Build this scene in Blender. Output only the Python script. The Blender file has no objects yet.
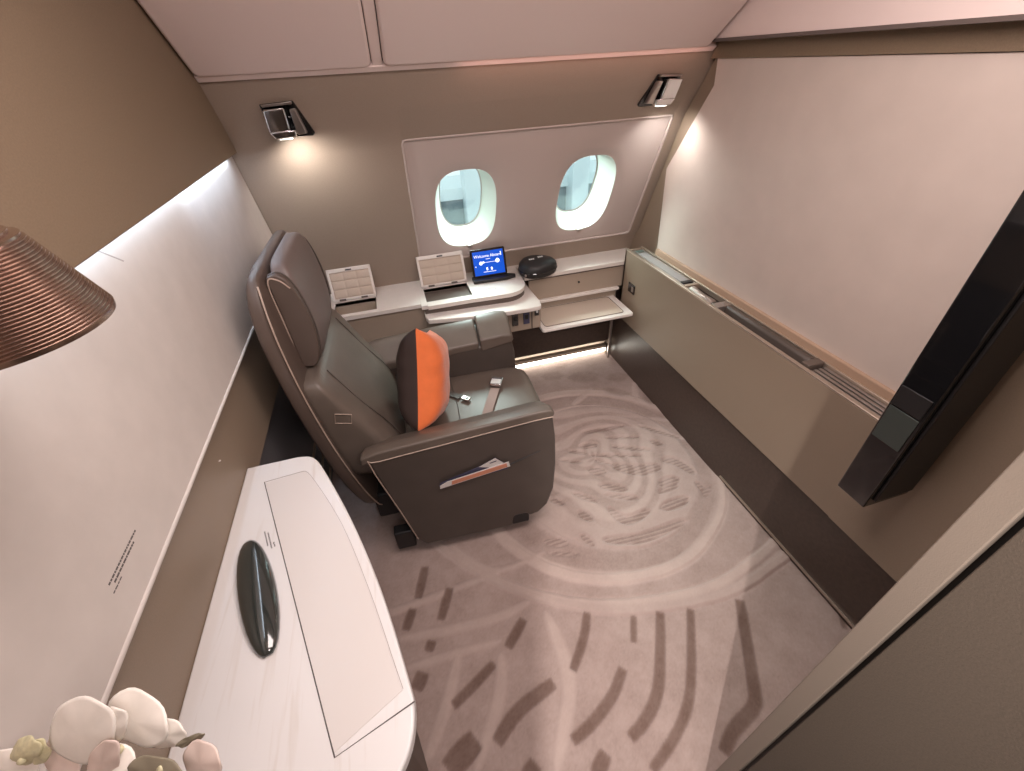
import bpy, bmesh, math, random
import numpy as np
from mathutils import Vector, Matrix
random.seed(7)
SC = bpy.context.scene
COL = SC.collection
PI = math.pi

# ------------------------------------------------------------------ materials
def mat(name, col, rough=.5, metal=0., bump=0., bscale=300., vary=0., vscale=8., spec=.5, coat=0., sheen=0., emit=None, estr=0.):
    m = bpy.data.materials.new(name); m.use_nodes = True
    nt = m.node_tree; b = nt.nodes['Principled BSDF']
    b.inputs['Base Color'].default_value = (*col, 1)
    b.inputs['Roughness'].default_value = rough
    b.inputs['Metallic'].default_value = metal
    b.inputs['Specular IOR Level'].default_value = spec
    b.inputs['Coat Weight'].default_value = coat
    b.inputs['Sheen Weight'].default_value = sheen
    tc = nt.nodes.new('ShaderNodeTexCoord')
    if vary:
        n = nt.nodes.new('ShaderNodeTexNoise'); n.inputs['Scale'].default_value = vscale; n.inputs['Detail'].default_value = 6
        nt.links.new(tc.outputs['Object'], n.inputs['Vector'])
        r = nt.nodes.new('ShaderNodeMapRange'); r.inputs[1].default_value = .3; r.inputs[2].default_value = .7
        r.inputs[3].default_value = 1 - vary; r.inputs[4].default_value = 1 + vary
        nt.links.new(n.outputs['Fac'], r.inputs[0])
        mx = nt.nodes.new('ShaderNodeVectorMath'); mx.operation = 'SCALE'; mx.inputs[0].default_value = col
        nt.links.new(r.outputs[0], mx.inputs['Scale']); nt.links.new(mx.outputs[0], b.inputs['Base Color'])
    if bump:
        n = nt.nodes.new('ShaderNodeTexNoise'); n.inputs['Scale'].default_value = bscale; n.inputs['Detail'].default_value = 4
        nt.links.new(tc.outputs['Object'], n.inputs['Vector'])
        bp = nt.nodes.new('ShaderNodeBump'); bp.inputs['Strength'].default_value = bump; bp.inputs['Distance'].default_value = .001
        nt.links.new(n.outputs['Fac'], bp.inputs['Height']); nt.links.new(bp.outputs[0], b.inputs['Normal'])
    if emit:
        b.inputs['Emission Color'].default_value = (*emit, 1); b.inputs['Emission Strength'].default_value = estr
    return m

M = {}
M['vinyl'] = mat('beige_wall_vinyl', (.315, .245, .195), .55, bump=.5, bscale=500, vary=.05, vscale=300)
M['vinyl_olive'] = mat('olive_brown_wall_vinyl', (.200, .142, .092), .6, bump=.5, bscale=500, vary=.08, vscale=300)
M['vinyl_side'] = mat('beige_side_panel', (.25, .19, .14), .45, bump=.3, bscale=500, vary=.04, vscale=300)
M['white_panel'] = mat('warm_white_partition', (.58, .49, .44), .38, bump=.15, bscale=400, vary=.03, vscale=10)
M['white_left'] = mat('pale_wall_laminate', (.60, .545, .505), .42, bump=.35, bscale=60, vary=.04, vscale=14)
M['win_panel'] = mat('pale_window_lining', (.50, .42, .39), .5, bump=.1, bscale=300)
M['bin'] = mat('pale_bin_plastic', (.80, .66, .625), .5)
M['bin_dark'] = mat('bin_gap', (.12, .09, .08), .7)
M['deck'] = mat('white_console_top', (.66, .60, .56), .35, vary=.02, vscale=30)
M['con_beige'] = mat('console_beige', (.33, .26, .205), .5, bump=.2, bscale=400)
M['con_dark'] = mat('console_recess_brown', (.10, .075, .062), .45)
M['skirt'] = mat('slate_skirting', (.115, .110, .115), .3, bump=.2, bscale=300)
M['darkpanel'] = mat('dark_brown_kick_panel', (.058, .038, .030), .33, bump=.3, bscale=400, vary=.15, vscale=60)
M['trim_metal'] = mat('satin_trim_metal', (.55, .46, .38), .35, metal=.8)
M['chrome'] = mat('polished_chrome', (.75, .75, .76), .12, metal=1)
M['steel'] = mat('brushed_steel', (.45, .40, .37), .35, metal=.85)
M['dome'] = mat('dark_glass_dome', (.022, .028, .026), .14, spec=.9, coat=1)
M['black_gloss'] = mat('black_gloss', (.006, .006, .007), .08, spec=.6, coat=.4)
M['black_matte'] = mat('black_matte', (.012, .011, .012), .5)
M['leather'] = mat('taupe_leather', (.125, .098, .080), .43, bump=.35, bscale=350, vary=.08, vscale=10, spec=.55)
M['leather_dark'] = mat('dark_brown_leather', (.072, .056, .048), .42, bump=.35, bscale=350, vary=.08, vscale=10)
M['leather_shell'] = mat('brown_shell_leather', (.098, .070, .057), .4, bump=.3, bscale=350, vary=.06, vscale=10)
M['headrest'] = mat('mauve_brown_leather', (.150, .115, .105), .42, bump=.35, bscale=350, vary=.05, vscale=10)
M['piping'] = mat('pale_piping', (.42, .32, .26), .5)
M['orange'] = mat('orange_fabric', (.72, .155, .035), .75, bump=.6, bscale=900, vary=.07, vscale=20, sheen=.3)
M['brown_fab'] = mat('dark_brown_fabric', (.035, .020, .016), .7, bump=.6, bscale=900)
M['belt'] = mat('belt_webbing', (.30, .215, .19), .7, bump=.8, bscale=900)
M['quilt'] = mat('quilted_lining', (.47, .38, .31), .7, bump=.5, bscale=600)
M['gold'] = mat('ribbed_bronze', (.55, .42, .36), .24, metal=1)
M['petal'] = mat('white_petal', (.88, .83, .76), .5, vary=.04, vscale=60, sheen=.2)
M['petal_blush'] = mat('blush_petal', (.70, .57, .51), .5, vary=.06, vscale=60)
M['orchid_throat'] = mat('yellow_green_throat', (.60, .56, .36), .5, vary=.2, vscale=120)
M['stem'] = mat('orchid_stem', (.20, .18, .10), .5)
M['vase'] = mat('brown_ceramic', (.12, .09, .07), .3)
M['print'] = mat('printed_ink', (.10, .085, .08), .6)
M['print_soft'] = mat('faint_ink', (.36, .31, .28), .6)
M['paper'] = mat('white_paper', (.72, .68, .66), .6)
M['paper_orange'] = mat('salmon_card', (.66, .27, .17), .55)
M['ink_navy'] = mat('navy_card', (.05, .05, .10), .5)
M['screen'] = mat('screen_blue', (.0, .02, .1), .2, emit=(.004, .085, .62), estr=1.0)
M['screen_white'] = mat('screen_white', (.5, .5, .5), .3, emit=(.9, .95, 1), estr=1.1)
M['led'] = mat('lit_led_strip', (.9, .9, .8), .4, emit=(1, .97, .86), estr=7)
M['led_cool'] = mat('lit_cool_led', (.9, .9, .9), .4, emit=(.9, .95, 1.), estr=5)
M['lens_lit'] = mat('lit_lamp_lens', (.9, .9, .9), .3, emit=(1, .96, .88), estr=3)
M['reveal'] = mat('window_reveal_white', (.74, .80, .74), .5)
M['ext_grey'] = mat('terminal_cladding', (.24, .29, .31), .6, vary=.08, vscale=1.5)
M['ext_white'] = mat('terminal_white', (.72, .80, .82), .6)
M['ext_dark'] = mat('terminal_glazing', (.16, .23, .27), .3)
M['text_grey'] = mat('icon_light', (.65, .65, .65), .5)
# marble-like top with soft streaks
def cab_mat():
    m = mat('white_streaked_top', (.70, .68, .67), .28, spec=.5)
    nt = m.node_tree; b = nt.nodes['Principled BSDF']
    tc = nt.nodes.new('ShaderNodeTexCoord'); mp = nt.nodes.new('ShaderNodeMapping')
    mp.inputs['Rotation'].default_value = (0, 0, .25); mp.inputs['Scale'].default_value = (30, 2.2, 1)
    n = nt.nodes.new('ShaderNodeTexNoise'); n.inputs['Scale'].default_value = 1.6; n.inputs['Detail'].default_value = 6; n.inputs['Distortion'].default_value = .4
    cr = nt.nodes.new('ShaderNodeValToRGB')
    cr.color_ramp.elements[0].position = .22; cr.color_ramp.elements[0].color = (.60, .55, .51, 1)
    cr.color_ramp.elements[1].position = .42; cr.color_ramp.elements[1].color = (.70, .68, .67, 1)
    nt.links.new(tc.outputs['Object'], mp.inputs[0]); nt.links.new(mp.outputs[0], n.inputs['Vector'])
    nt.links.new(n.outputs['Fac'], cr.inputs[0]); nt.links.new(cr.outputs[0], b.inputs['Base Color'])
    return m
M['cab_top'] = cab_mat()
M['cab_lid'] = mat('warm_white_lid', (.64, .60, .575), .3)
M['petal_olive'] = mat('olive_petal', (.24, .21, .15), .5)
def glass_mat():
    m = bpy.data.materials.new('window_glass'); m.use_nodes = True
    nt = m.node_tree; nt.nodes.remove(nt.nodes['Principled BSDF'])
    t = nt.nodes.new('ShaderNodeBsdfTransparent'); t.inputs[0].default_value = (.86, .93, .93, 1)
    g = nt.nodes.new('ShaderNodeBsdfGlossy'); g.inputs['Roughness'].default_value = .02
    mx = nt.nodes.new('ShaderNodeMixShader'); mx.inputs[0].default_value = .06
    nt.links.new(t.outputs[0], mx.inputs[1]); nt.links.new(g.outputs[0], mx.inputs[2])
    nt.links.new(mx.outputs[0], nt.nodes['Material Output'].inputs[0]); return m
M['glass'] = glass_mat()
def carpet_mat():
    m = mat('swirl_carpet', (.3, .2, .17), .92, bump=.9, bscale=700, sheen=.25, spec=.2)
    nt = m.node_tree; b = nt.nodes['Principled BSDF']
    a = nt.nodes.new('ShaderNodeAttribute'); a.attribute_name = 'pile'
    cr = nt.nodes.new('ShaderNodeValToRGB'); e = cr.color_ramp.elements
    e[0].position = 0; e[0].color = (.135, .082, .064, 1)
    e[1].position = 1; e[1].color = (.50, .39, .345, 1)
    x = e.new(.3); x.color = (.235, .165, .142, 1)
    x = e.new(.55); x.color = (.365, .275, .245, 1)
    tc = nt.nodes.new('ShaderNodeTexCoord'); n = nt.nodes.new('ShaderNodeTexNoise'); n.inputs['Scale'].default_value = 9; n.inputs['Detail'].default_value = 8; n.inputs['Roughness'].default_value = .7
    nt.links.new(tc.outputs['Object'], n.inputs['Vector'])
    r = nt.nodes.new('ShaderNodeMapRange'); r.inputs[1].default_value = .3; r.inputs[2].default_value = .7; r.inputs[3].default_value = -.09; r.inputs[4].default_value = .09
    nt.links.new(n.outputs['Fac'], r.inputs[0])
    ad = nt.nodes.new('ShaderNodeMath'); nt.links.new(a.outputs['Fac'], ad.inputs[0]); nt.links.new(r.outputs[0], ad.inputs[1])
    nt.links.new(ad.outputs[0], cr.inputs[0]); nt.links.new(cr.outputs[0], b.inputs['Base Color'])
    return m
M['carpet'] = carpet_mat()
M['carpet_plain'] = mat('corridor_carpet', (.26, .19, .16), .92, bump=.8, bscale=600)

# ------------------------------------------------------------------ object helpers
def thing(name, label, cat, loc=(0, 0, 0), group=None, rotz=0):
    o = bpy.data.objects.new(name, None); COL.objects.link(o); o.location = loc; o.rotation_euler = (0, 0, rotz)
    o.empty_display_size = .05
    o['label'] = label; o['category'] = cat
    if group: o['group'] = group
    return o
def tag(o, label, cat, group=None):
    o['label'] = label; o['category'] = cat
    if group: o['group'] = group
    return o
def world_loc(o):
    m = Matrix.Identity(4)
    while o is not None:
        m = Matrix.LocRotScale(o.location, o.rotation_euler, o.scale) @ m
        o = o.parent
    return m
def obj(name, bm, m, parent=None, smooth=None, sub=0, bevel=0):
    """link bm (given in WORLD coordinates) as one mesh object under parent"""
    me = bpy.data.meshes.new(name)
    if parent is not None:
        bm.transform(world_loc(parent).inverted())
    bmesh.ops.recalc_face_normals(bm, faces=bm.faces)
    bm.to_mesh(me); bm.free()
    o = bpy.data.objects.new(name, me); COL.objects.link(o)
    ms = m if isinstance(m, (list, tuple)) else [m]
    for k in ms: me.materials.append(k)
    if parent is not None: o.parent = parent
    if bevel:
        b = o.modifiers.new('bevel', 'BEVEL'); b.width = bevel; b.segments = 3; b.limit_method = 'ANGLE'; b.angle_limit = .6
    if sub:
        s = o.modifiers.new('sub', 'SUBSURF'); s.levels = sub; s.render_levels = sub
    if smooth is not None or sub or bevel:
        for p in me.polygons: p.use_smooth = True
        if not sub:
            me.set_sharp_from_angle(angle=math.radians(smooth if smooth else 50))
    return o
def struct(name, bm, m, **k):
    o = obj(name, bm, m, **k); o['kind'] = 'structure'; return o
def box(bm, x0, x1, y0, y1, z0, z1, mi=0):
    v = [bm.verts.new((x, y, z)) for x in (x0, x1) for y in (y0, y1) for z in (z0, z1)]
    for f in ((0, 1, 3, 2), (4, 6, 7, 5), (0, 4, 5, 1), (2, 3, 7, 6), (0, 2, 6, 4), (1, 5, 7, 3)):
        bm.faces.new([v[i] for i in f]).material_index = mi
    return v
def B(*a):
    bm = bmesh.new(); box(bm, *a); return bm
def prism(bm, pts, f0, f1, mi=0):
    """polygon pts lofted between two mappings f0, f1 : (u,v)->xyz"""
    a = [bm.verts.new(f0(*p)) for p in pts]; b = [bm.verts.new(f1(*p)) for p in pts]
    bm.faces.new(a).material_index = mi; bm.faces.new(b[::-1]).material_index = mi
    n = len(pts)
    for i in range(n):
        bm.faces.new((a[i], a[(i + 1) % n], b[(i + 1) % n], b[i])).material_index = mi
def prismZ(pts, z0, z1):
    bm = bmesh.new(); prism(bm, pts, lambda x, y: (x, y, z0), lambda x, y: (x, y, z1)); return bm
def prismY(pts, y0, y1):
    bm = bmesh.new(); prism(bm, pts, lambda x, z: (x, y0, z), lambda x, z: (x, y1, z)); return bm
def arm_slope(bm, yo, zmin, k=.62):
    for v in bm.verts:
        if v.co.z > zmin: v.co.z -= k * max(0, abs(v.co.y - yo) - .035)
    return bm
def prismX(pts, x0, x1):
    bm = bmesh.new(); prism(bm, pts, lambda y, z: (x0, y, z), lambda y, z: (x1, y, z)); return bm
def sgn(v): return -1 if v < 0 else 1
def sell(t, a, b, n):
    c, s = math.cos(t), math.sin(t)
    return a * sgn(c) * abs(c) ** (2 / n), b * sgn(s) * abs(s) ** (2 / n)
def loft(rings, cap=True, closed=True):
    bm = bmesh.new(); R = [[bm.verts.new(p) for p in r] for r in rings]; n = len(R[0])
    for a, b in zip(R, R[1:]):
        for i in range(n if closed else n - 1):
            bm.faces.new((a[i], a[(i + 1) % n], b[(i + 1) % n], b[i]))
    if cap:
        bm.faces.new(R[0][::-1]); bm.faces.new(R[-1])
    return bm
def zloft(secs, n=32, yc=0, pw=4):
    """secs: z, x0, x1, half_y ; rounded-rectangle sections stacked in z"""
    rings = []
    for s in secs:
        z, x0, x1, hy = s[:4]; p = s[4] if len(s) > 4 else pw; y0 = s[5] if len(s) > 5 else yc
        rings.append([((x0 + x1) / 2 + sell(2 * PI * i / n + PI / n, (x1 - x0) / 2, hy, p)[0], y0 + sell(2 * PI * i / n + PI / n, (x1 - x0) / 2, hy, p)[1], z) for i in range(n)])
    return loft(rings)
def catmull(pts, k=8, closed=False):
    P = [Vector(p) for p in pts]; out = []; n = len(P)
    rng = range(n if closed else n - 1)
    for i in rng:
        g = (lambda j: P[j % n]) if closed else (lambda j: P[min(max(j, 0), n - 1)])
        p0, p1, p2, p3 = g(i - 1), g(i), g(i + 1), g(i + 2)
        for s in range(k):
            t = s / k
            out.append(.5 * ((2 * p1) + (-p0 + p2) * t + (2 * p0 - 5 * p1 + 4 * p2 - p3) * t * t + (-p0 + 3 * p1 - 3 * p2 + p3) * t ** 3))
    if not closed: out.append(P[-1])
    return out
def tube(pts, r, n=8, bm=None, closed=False, rad=None):
    own = bm is None
    if own: bm = bmesh.new()
    P = [Vector(p) for p in pts]; rings = []; up = Vector((0, 0, 1))
    prev = None
    for i, p in enumerate(P):
        a = P[(i - 1) % len(P)] if (closed or i > 0) else P[i]; b = P[(i + 1) % len(P)] if (closed or i < len(P) - 1) else P[i]
        t = (b - a).normalized()
        if prev is None:
            prev = t.orthogonal().normalized()
        u = (prev - t * prev.dot(t)).normalized(); prev = u; w = t.cross(u)
        rr = rad[i] if rad else r
        rings.append([bm.verts.new(p + rr * (math.cos(2 * PI * k / n) * u + math.sin(2 * PI * k / n) * w)) for k in range(n)])
    m = len(rings)
    for i in range(m if closed else m - 1):
        a, b = rings[i], rings[(i + 1) % m]
        for k in range(n): bm.faces.new((a[k], a[(k + 1) % n], b[(k + 1) % n], b[k]))
    if not closed: bm.faces.new(rings[0][::-1]); bm.faces.new(rings[-1])
    return bm
def lathe(prof, c, n=48):
    return loft([[(c[0] + r * math.cos(2 * PI * i / n), c[1] + r * math.sin(2 * PI * i / n), z) for i in range(n)] for r, z in prof])
def rrect(x0, x1, y0, y1, r, k=5):
    out = []
    for cx, cy, a in ((x1 - r, y1 - r, 0), (x0 + r, y1 - r, 90), (x0 + r, y0 + r, 180), (x1 - r, y0 + r, 270)):
        for i in range(k + 1):
            t = math.radians(a + 90 * i / k); out.append((cx + r * math.cos(t), cy + r * math.sin(t)))
    return out
def text_mesh(s, size):
    cu = bpy.data.curves.new('t', 'FONT'); cu.body = s; cu.size = size; cu.extrude = .0003; cu.align_x = 'CENTER'; cu.align_y = 'CENTER'
    o = bpy.data.objects.new('t', cu); COL.objects.link(o); bpy.context.view_layer.update()
    me = bpy.data.meshes.new_from_object(o.evaluated_get(bpy.context.evaluated_depsgraph_get()))
    bm = bmesh.new(); bm.from_mesh(me)
    bpy.data.objects.remove(o); bpy.data.curves.remove(cu); bpy.data.meshes.remove(me)
    return bm
def frame_mat(o, ex, ey):
    ex = Vector(ex).normalized(); ey = Vector(ey); ey = (ey - ex * ey.dot(ex)).normalized(); ez = ex.cross(ey)
    m = Matrix((ex, ey, ez)).transposed().to_4x4(); m.translation = Vector(o); return m
CAMR, CAMU, CAMF = (.959679, -.27709, -.047311), (.204469, .572607, .793923), (.192897, .771584, -.606175)
FPX = 429.303
DARK= [([[0.427, 0.711], [0.378, 0.631], [0.297, 0.541]], 0.032), ([[0.595, 0.646], [0.548, 0.561]], 0.024), ([[0.699, 0.626], [0.605, 0.473], [0.544, 0.392], [0.473, 0.34], [0.4, 0.311]], 0.038), ([[0.817, 0.602], [0.711, 0.44], [0.629, 0.338], [0.533, 0.271], [0.425, 0.22]], 0.032), ([[1.022, 0.576], [0.951, 0.453], [0.867, 0.312], [0.83, 0.268], [0.722, 0.231], [0.658, 0.193]], 0.042), ([[0.468, 0.494], [0.402, 0.435], [0.303, 0.383], [0.22, 0.357]], 0.036), ([[0.307, 0.298], [0.256, 0.259]], 0.045), ([[1.353, 0.422], [1.316, 0.374]], 0.02), ([[-0.165, 1.1], [-0.21, 0.97]], 0.036), ([[-0.235, 0.933], [-0.27, 0.859]], 0.036), ([[-0.077, 0.974], [-0.132, 0.858]], 0.036), ([[-0.176, 0.79], [-0.193, 0.758]], 0.036), ([[-0.221, 0.693], [-0.251, 0.646]], 0.05), ([[0.18, 0.761], [0.094, 0.682]], 0.038), ([[0.03, 0.646], [-0.058, 0.598], [-0.134, 0.562]], 0.034), ([[0.217, 0.525], [0.075, 0.483], [-0.015, 0.422]], 0.045), ([[-0.078, 0.45], [-0.179, 0.399]], 0.075), ([[0.088, 0.337], [0.044, 0.307]], 0.05)]
MID= [([[0.796, 2.251], [0.907, 2.224]], 0.1), ([[0.961, 2.178], [1.139, 2.141]], 0.12), ([[1.206, 2.076], [1.306, 2.08]], 0.1), ([[1.125, 1.977], [1.223, 1.893]], 0.07), ([[1.341, 1.852], [1.322, 1.765]], 0.06)]
LENS= [([[0.876, 1.36], [0.984, 1.299], [1.093, 1.287]], 0.07), ([[1.031, 1.183], [1.144, 1.183]], 0.055), ([[0.972, 1.048], [1.11, 1.057]], 0.05), ([[0.734, 1.383], [0.815, 1.34]], 0.055), ([[0.745, 1.271], [0.868, 1.201]], 0.045), ([[0.749, 1.204], [0.893, 1.136]], 0.03), ([[0.758, 1.554], [0.858, 1.538]], 0.04), ([[1.147, 1.467], [1.202, 1.421]], 0.035), ([[1.14, 1.32], [1.197, 1.285], [1.239, 1.19]], 0.05), ([[1.215, 1.137], [1.224, 1.061]], 0.035), ([[0.687, 1.542], [0.772, 1.496]], 0.025), ([[0.788, 1.473], [1.046, 1.386]], 0.02), ([[0.797, 1.436], [0.872, 1.377]], 0.02), ([[0.617, 1.497], [0.723, 1.444]], 0.02), ([[0.815, 1.656], [1.069, 1.629]], 0.03), ([[1.153, 1.599], [1.322, 1.435]], 0.028), ([[0.599, 1.268], [0.691, 1.181]], 0.03), ([[0.927, 1.57], [1.107, 1.518]], 0.018), ([[0.931, 1.495], [1.112, 1.407]], 0.025), ([[0.474, 1.27], [0.531, 1.221]], 0.03), ([[0.58, 1.155], [0.626, 1.093]], 0.04), ([[0.726, 1.127], [0.776, 1.044], [0.903, 1.059]], 0.045), ([[0.63, 0.981], [0.8, 0.938], [1.03, 0.961]], 0.045), ([[0.545, 1.037], [0.577, 0.967]], 0.03), ([[1.002, 1.137], [1.12, 1.151]], 0.03), ([[0.959, 1.051], [1.119, 1.068]], 0.045), ([[1.198, 1.052], [1.264, 1.093]], 0.03), ([[0.373, 1.058], [0.474, 1.017]], 0.04), ([[0.375, 0.999], [0.493, 0.953]], 0.02)]
LIGHT= [([[-0.304, 0.952], [-0.455, 0.934], [-0.087, 0.961], [0.145, 0.977]], 0.035), ([[-0.298, 0.835], [-0.111, 0.81], [0.098, 0.8], [0.221, 0.819]], 0.045), ([[-0.281, 0.724], [-0.113, 0.72], [0.075, 0.713]], 0.035), ([[0.274, 0.759], [0.283, 0.611], [0.254, 0.47], [0.145, 0.302]], 0.06), ([[0.062, 0.666], [0.023, 0.541], [-0.095, 0.373]], 0.05), ([[-0.088, 0.713], [-0.165, 0.556], [-0.239, 0.444]], 0.05), ([[0.268, 0.761], [0.276, 0.628], [0.286, 0.529], [0.201, 0.405], [0.143, 0.308]], 0.04), ([[0.863, 1.903], [1.043, 2.019]], 0.05), ([[1.333, 1.979], [1.245, 1.792]], 0.05), ([[0.413, 1.204], [0.578, 1.275], [0.675, 1.172]], 0.05), ([[-0.037, 1.166], [0.118, 0.993], [0.347, 1.007]], 0.03)]
# ------------------------------------------------------------------ room shell
PROF = [(.0, 2.44), (.60, 2.44), (.70, 2.42), (.86, 2.354), (1.50, 2.070), (1.62, 1.975), (1.745, 1.895), (2.2, 1.60)]
def wy(z):
    for (a, b), (c, d) in zip(PROF, PROF[1:]):
        if z <= c: return b + (d - b) * (z - a) / (c - a)
    return PROF[-1][1]
def wstrip(bm, x0, x1, z0, z1, off=0, th=.03, mi=0):
    zs = sorted({z0, z1, *[p[0] for p in PROF if z0 < p[0] < z1], *[z0 + (z1 - z0) * i / 6 for i in range(7)]})
    pts = [(wy(z) + off, z) for z in zs] + [(wy(z) + off + th, z) for z in reversed(zs)]
    prism(bm, pts, lambda y, z: (x0, y, z), lambda y, z: (x1, y, z), mi)
PX0, PX1, PZ0, PZ1 = .112, 1.375, .872, 1.502
bm = bmesh.new()
wstrip(bm, -.62, PX0, 0, 2.2); wstrip(bm, PX1, 1.50, 0, 2.2); wstrip(bm, PX0, PX1, PZ1, 2.2); wstrip(bm, PX0, PX1, 0, PZ0)
struct('wall_window', bm, M['vinyl'], smooth=30)

# carpet: a fine pile mesh carved with arcs, lens shapes and brush strokes
def build_carpet():
    x0, x1, y0, y1, st = -.60, 1.36, -.25, 2.44, .0062
    nx, ny = int((x1 - x0) / st) + 1, int((y1 - y0) / st) + 1
    X, Y = np.meshgrid(np.linspace(x0, x1, nx), np.linspace(y0, y1, ny))
    v = np.full(X.shape, .50); h = np.zeros(X.shape)
    def seg(pts, w, taper):
        d = np.full(X.shape, 9.); n = len(pts) - 1
        P = [np.array(p[:2]) for p in catmull([(p[0], p[1], 0) for p in pts], 6)] if len(pts) > 2 else [np.array(pts[0]), np.array(pts[1])]
        n = len(P) - 1
        for i in range(n):
            a, b = P[i], P[i + 1]; ab = b - a; L = (ab ** 2).sum() + 1e-9
            t = np.clip(((X - a[0]) * ab[0] + (Y - a[1]) * ab[1]) / L, 0, 1)
            dd = np.hypot(X - a[0] - t * ab[0], Y - a[1] - t * ab[1])
            T = (i + t) / n
            ww = w / 2 * ((1 - taper) + taper * np.sqrt(np.clip(4 * T * (1 - T), 0, 1)))
            d = np.minimum(d, dd - ww)
        if taper < .3:
            for a, b in ((P[0], P[1]), (P[-1], P[-2])):
                q = (a - b) / (np.hypot(*(a - b)) + 1e-9); d = np.maximum(d, np.where(np.hypot(X - a[0], Y - a[1]) < w * 1.2, (X - a[0]) * q[0] + (Y - a[1]) * q[1], -9))
        return d
    def sm(d, e=.005): return 1 / (1 + np.exp(np.clip(d / e * 2.2, -30, 30)))
    def put(d, val, hh, e=.005, a=1.):
        nonlocal v, h
        s = sm(d, e) * a; v = v * (1 - s) + val * s; h = h * (1 - s) + hh * s
    def groove(d, w=.005):
        nonlocal h
        h = h - .006 * np.exp(-(d / w) ** 2)
    jit = .003 * np.sin(X * 13 + Y * 7) + .001 * np.sin(X * 41 - Y * 37)
    # large lower sweeps
    for cx, cy, r0, r1, val in ((.80, 1.40, .0, .50, .62), (.77, 1.405, .60, .66, .85), (.89, 1.837, 1.157, 1.20, .80), (.95, 1.841, 1.205, 1.245, .66)):
        R = np.hypot(X - cx, Y - cy) + jit
        d = np.maximum(R - r1, r0 - R)
        if r0 > 1: d = np.maximum(d, Y - 1.45)
        put(d, val, .007, .005, .7 if r0 == 0 else .9)
    for cx, cy, r in ((.827, 1.386, .491), (.76, 1.404, .60), (.77, 1.41, .66), (.89, 1.837, 1.157), (.95, 1.841, 1.245)):
        R = np.hypot(X - cx, Y - cy) + jit - r
        g = np.where((r < 1) | (Y < 1.45), R, 9.); groove(g)
    # band between ring and sweep darker
    R = np.hypot(X - .80, Y - 1.40) + jit
    put(np.maximum(R - .595, .51 - R), .42, 0, .01, .8)
    for cx, cy, r0, r1 in ((.806, .807, .93, .955), (.86, 1.026, .615, .635)):
        Rr = np.hypot(X - cx, Y - cy) + jit
        put(np.maximum(np.maximum(Rr - r1, r0 - Rr), 1.3 - Y), .7, .003, .006, .8)
    for p, w in MID: put(seg(p, w, .6), .34, 0, .015, .9)
    for p, w in LIGHT: put(seg(p, w * .8, .8), .72, .006, .006, .85)
    for p, w in DARK: put(seg(p, w, .25), .10, -.003, .004)
    for p, w in LENS:
        d = seg(p, w, .9); put(d, .40, -.002, .004)
        groove(d, .004)
        # fine brushed lines inside the lens shapes
        s = sm(d, .004); v = v + s * .12 * np.sin(Y * 330 + 3 * np.sin(X * 9)); h = h + s * .001 * np.sin(Y * 330 + 3 * np.sin(X * 9))
    # radiating weave of brushed pile in the disc centre
    R = np.hypot((X - .80), (Y - 1.45)); A = np.arctan2(Y - 1.45, X - .80)
    weave = np.sin(R * 62 + 3.0 * np.sin(3 * A + R * 9)) ; s = sm(R - .42, .03)
    v = v + s * .10 * np.clip(weave * 2, -1, 1); h = h + s * .0015 * np.clip(weave * 2, -1, 1)
    rs = np.random.RandomState(3); v = np.clip(v + rs.normal(0, .018, v.shape), 0, 1); h = h + rs.normal(0, .0004, h.shape)
    co = np.stack([X, Y, h], -1).reshape(-1, 3)
    idx = np.arange(nx * ny).reshape(ny, nx)
    q = np.stack([idx[:-1, :-1], idx[:-1, 1:], idx[1:, 1:], idx[1:, :-1]], -1).reshape(-1, 4)
    me = bpy.data.meshes.new('floor'); me.vertices.add(len(co)); me.vertices.foreach_set('co', co.ravel())
    me.loops.add(q.size); me.loops.foreach_set('vertex_index', q.ravel().astype(np.int32))
    me.polygons.add(len(q)); me.polygons.foreach_set('loop_start', np.arange(0, q.size, 4, dtype=np.int32))
    me.update(calc_edges=True)
    me.polygons.foreach_set('use_smooth', np.ones(len(q), bool))
    at = me.attributes.new('pile', 'FLOAT', 'POINT'); at.data.foreach_set('value', v.ravel().astype(np.float32))
    me.materials.append(M['carpet']); me.validate()
    o = bpy.data.objects.new('floor', me); COL.objects.link(o); o['kind'] = 'structure'
build_carpet()
fb = B(-.60, .60, -1.3, -.25, -.02, 0); struct('trim_16', fb, M['carpet_plain'])

MARK = [[-0.53, 0.963, 1.504], [-0.53, 1.022, 1.462]]
# left wall: upper overhanging panel, bright laminate panel, lower beige panel, dark skirting recess
struct('wall_left', B(-.66, -.56, -1.3, 2.46, .76, 2.2), M['vinyl_side'])
struct('trim_1', prismX([(-1.3, 1.515), (2.03, 1.515), (1.975, 1.62), (1.89, 1.745), (1.60, 2.2), (-1.3, 2.2)], -.57, -.50), M['vinyl_olive'], bevel=.003)
t = obj('wall_panel', prismX([(-.9, 1.05), (2.26, 1.05), (2.06, 1.508), (-.9, 1.508)], -.565, -.53), M['white_left'], bevel=.006)
tag(t, 'large pale laminate wall panel on the left wall under the brown overhang', 'wall panel')
ink = bmesh.new()
for (ya, yb, zz, hh) in ((.505, .605, 1.136, .0016), (.514, .588, 1.128, .0016), (.500, .528, 1.120, .0010)):
    y = ya
    while y < yb:
        w = random.uniform(.003, .009); box(ink, -.5301, -.5296, y, y + w, zz - hh, zz + hh); y += w + .0016
obj('printed_notice', ink, M['print'], t)
ink = bmesh.new()
for k in range(24):
    yy = MARK[0][1] + k * (MARK[1][1] - MARK[0][1]) / 24; zz = MARK[0][2] + k * (MARK[1][2] - MARK[0][2]) / 24; box(ink, -.5301, -.5296, yy, yy + .0035, zz - .0008, zz + .0012)
obj('embossed_mark', ink, M['print_soft'], t)
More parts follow.
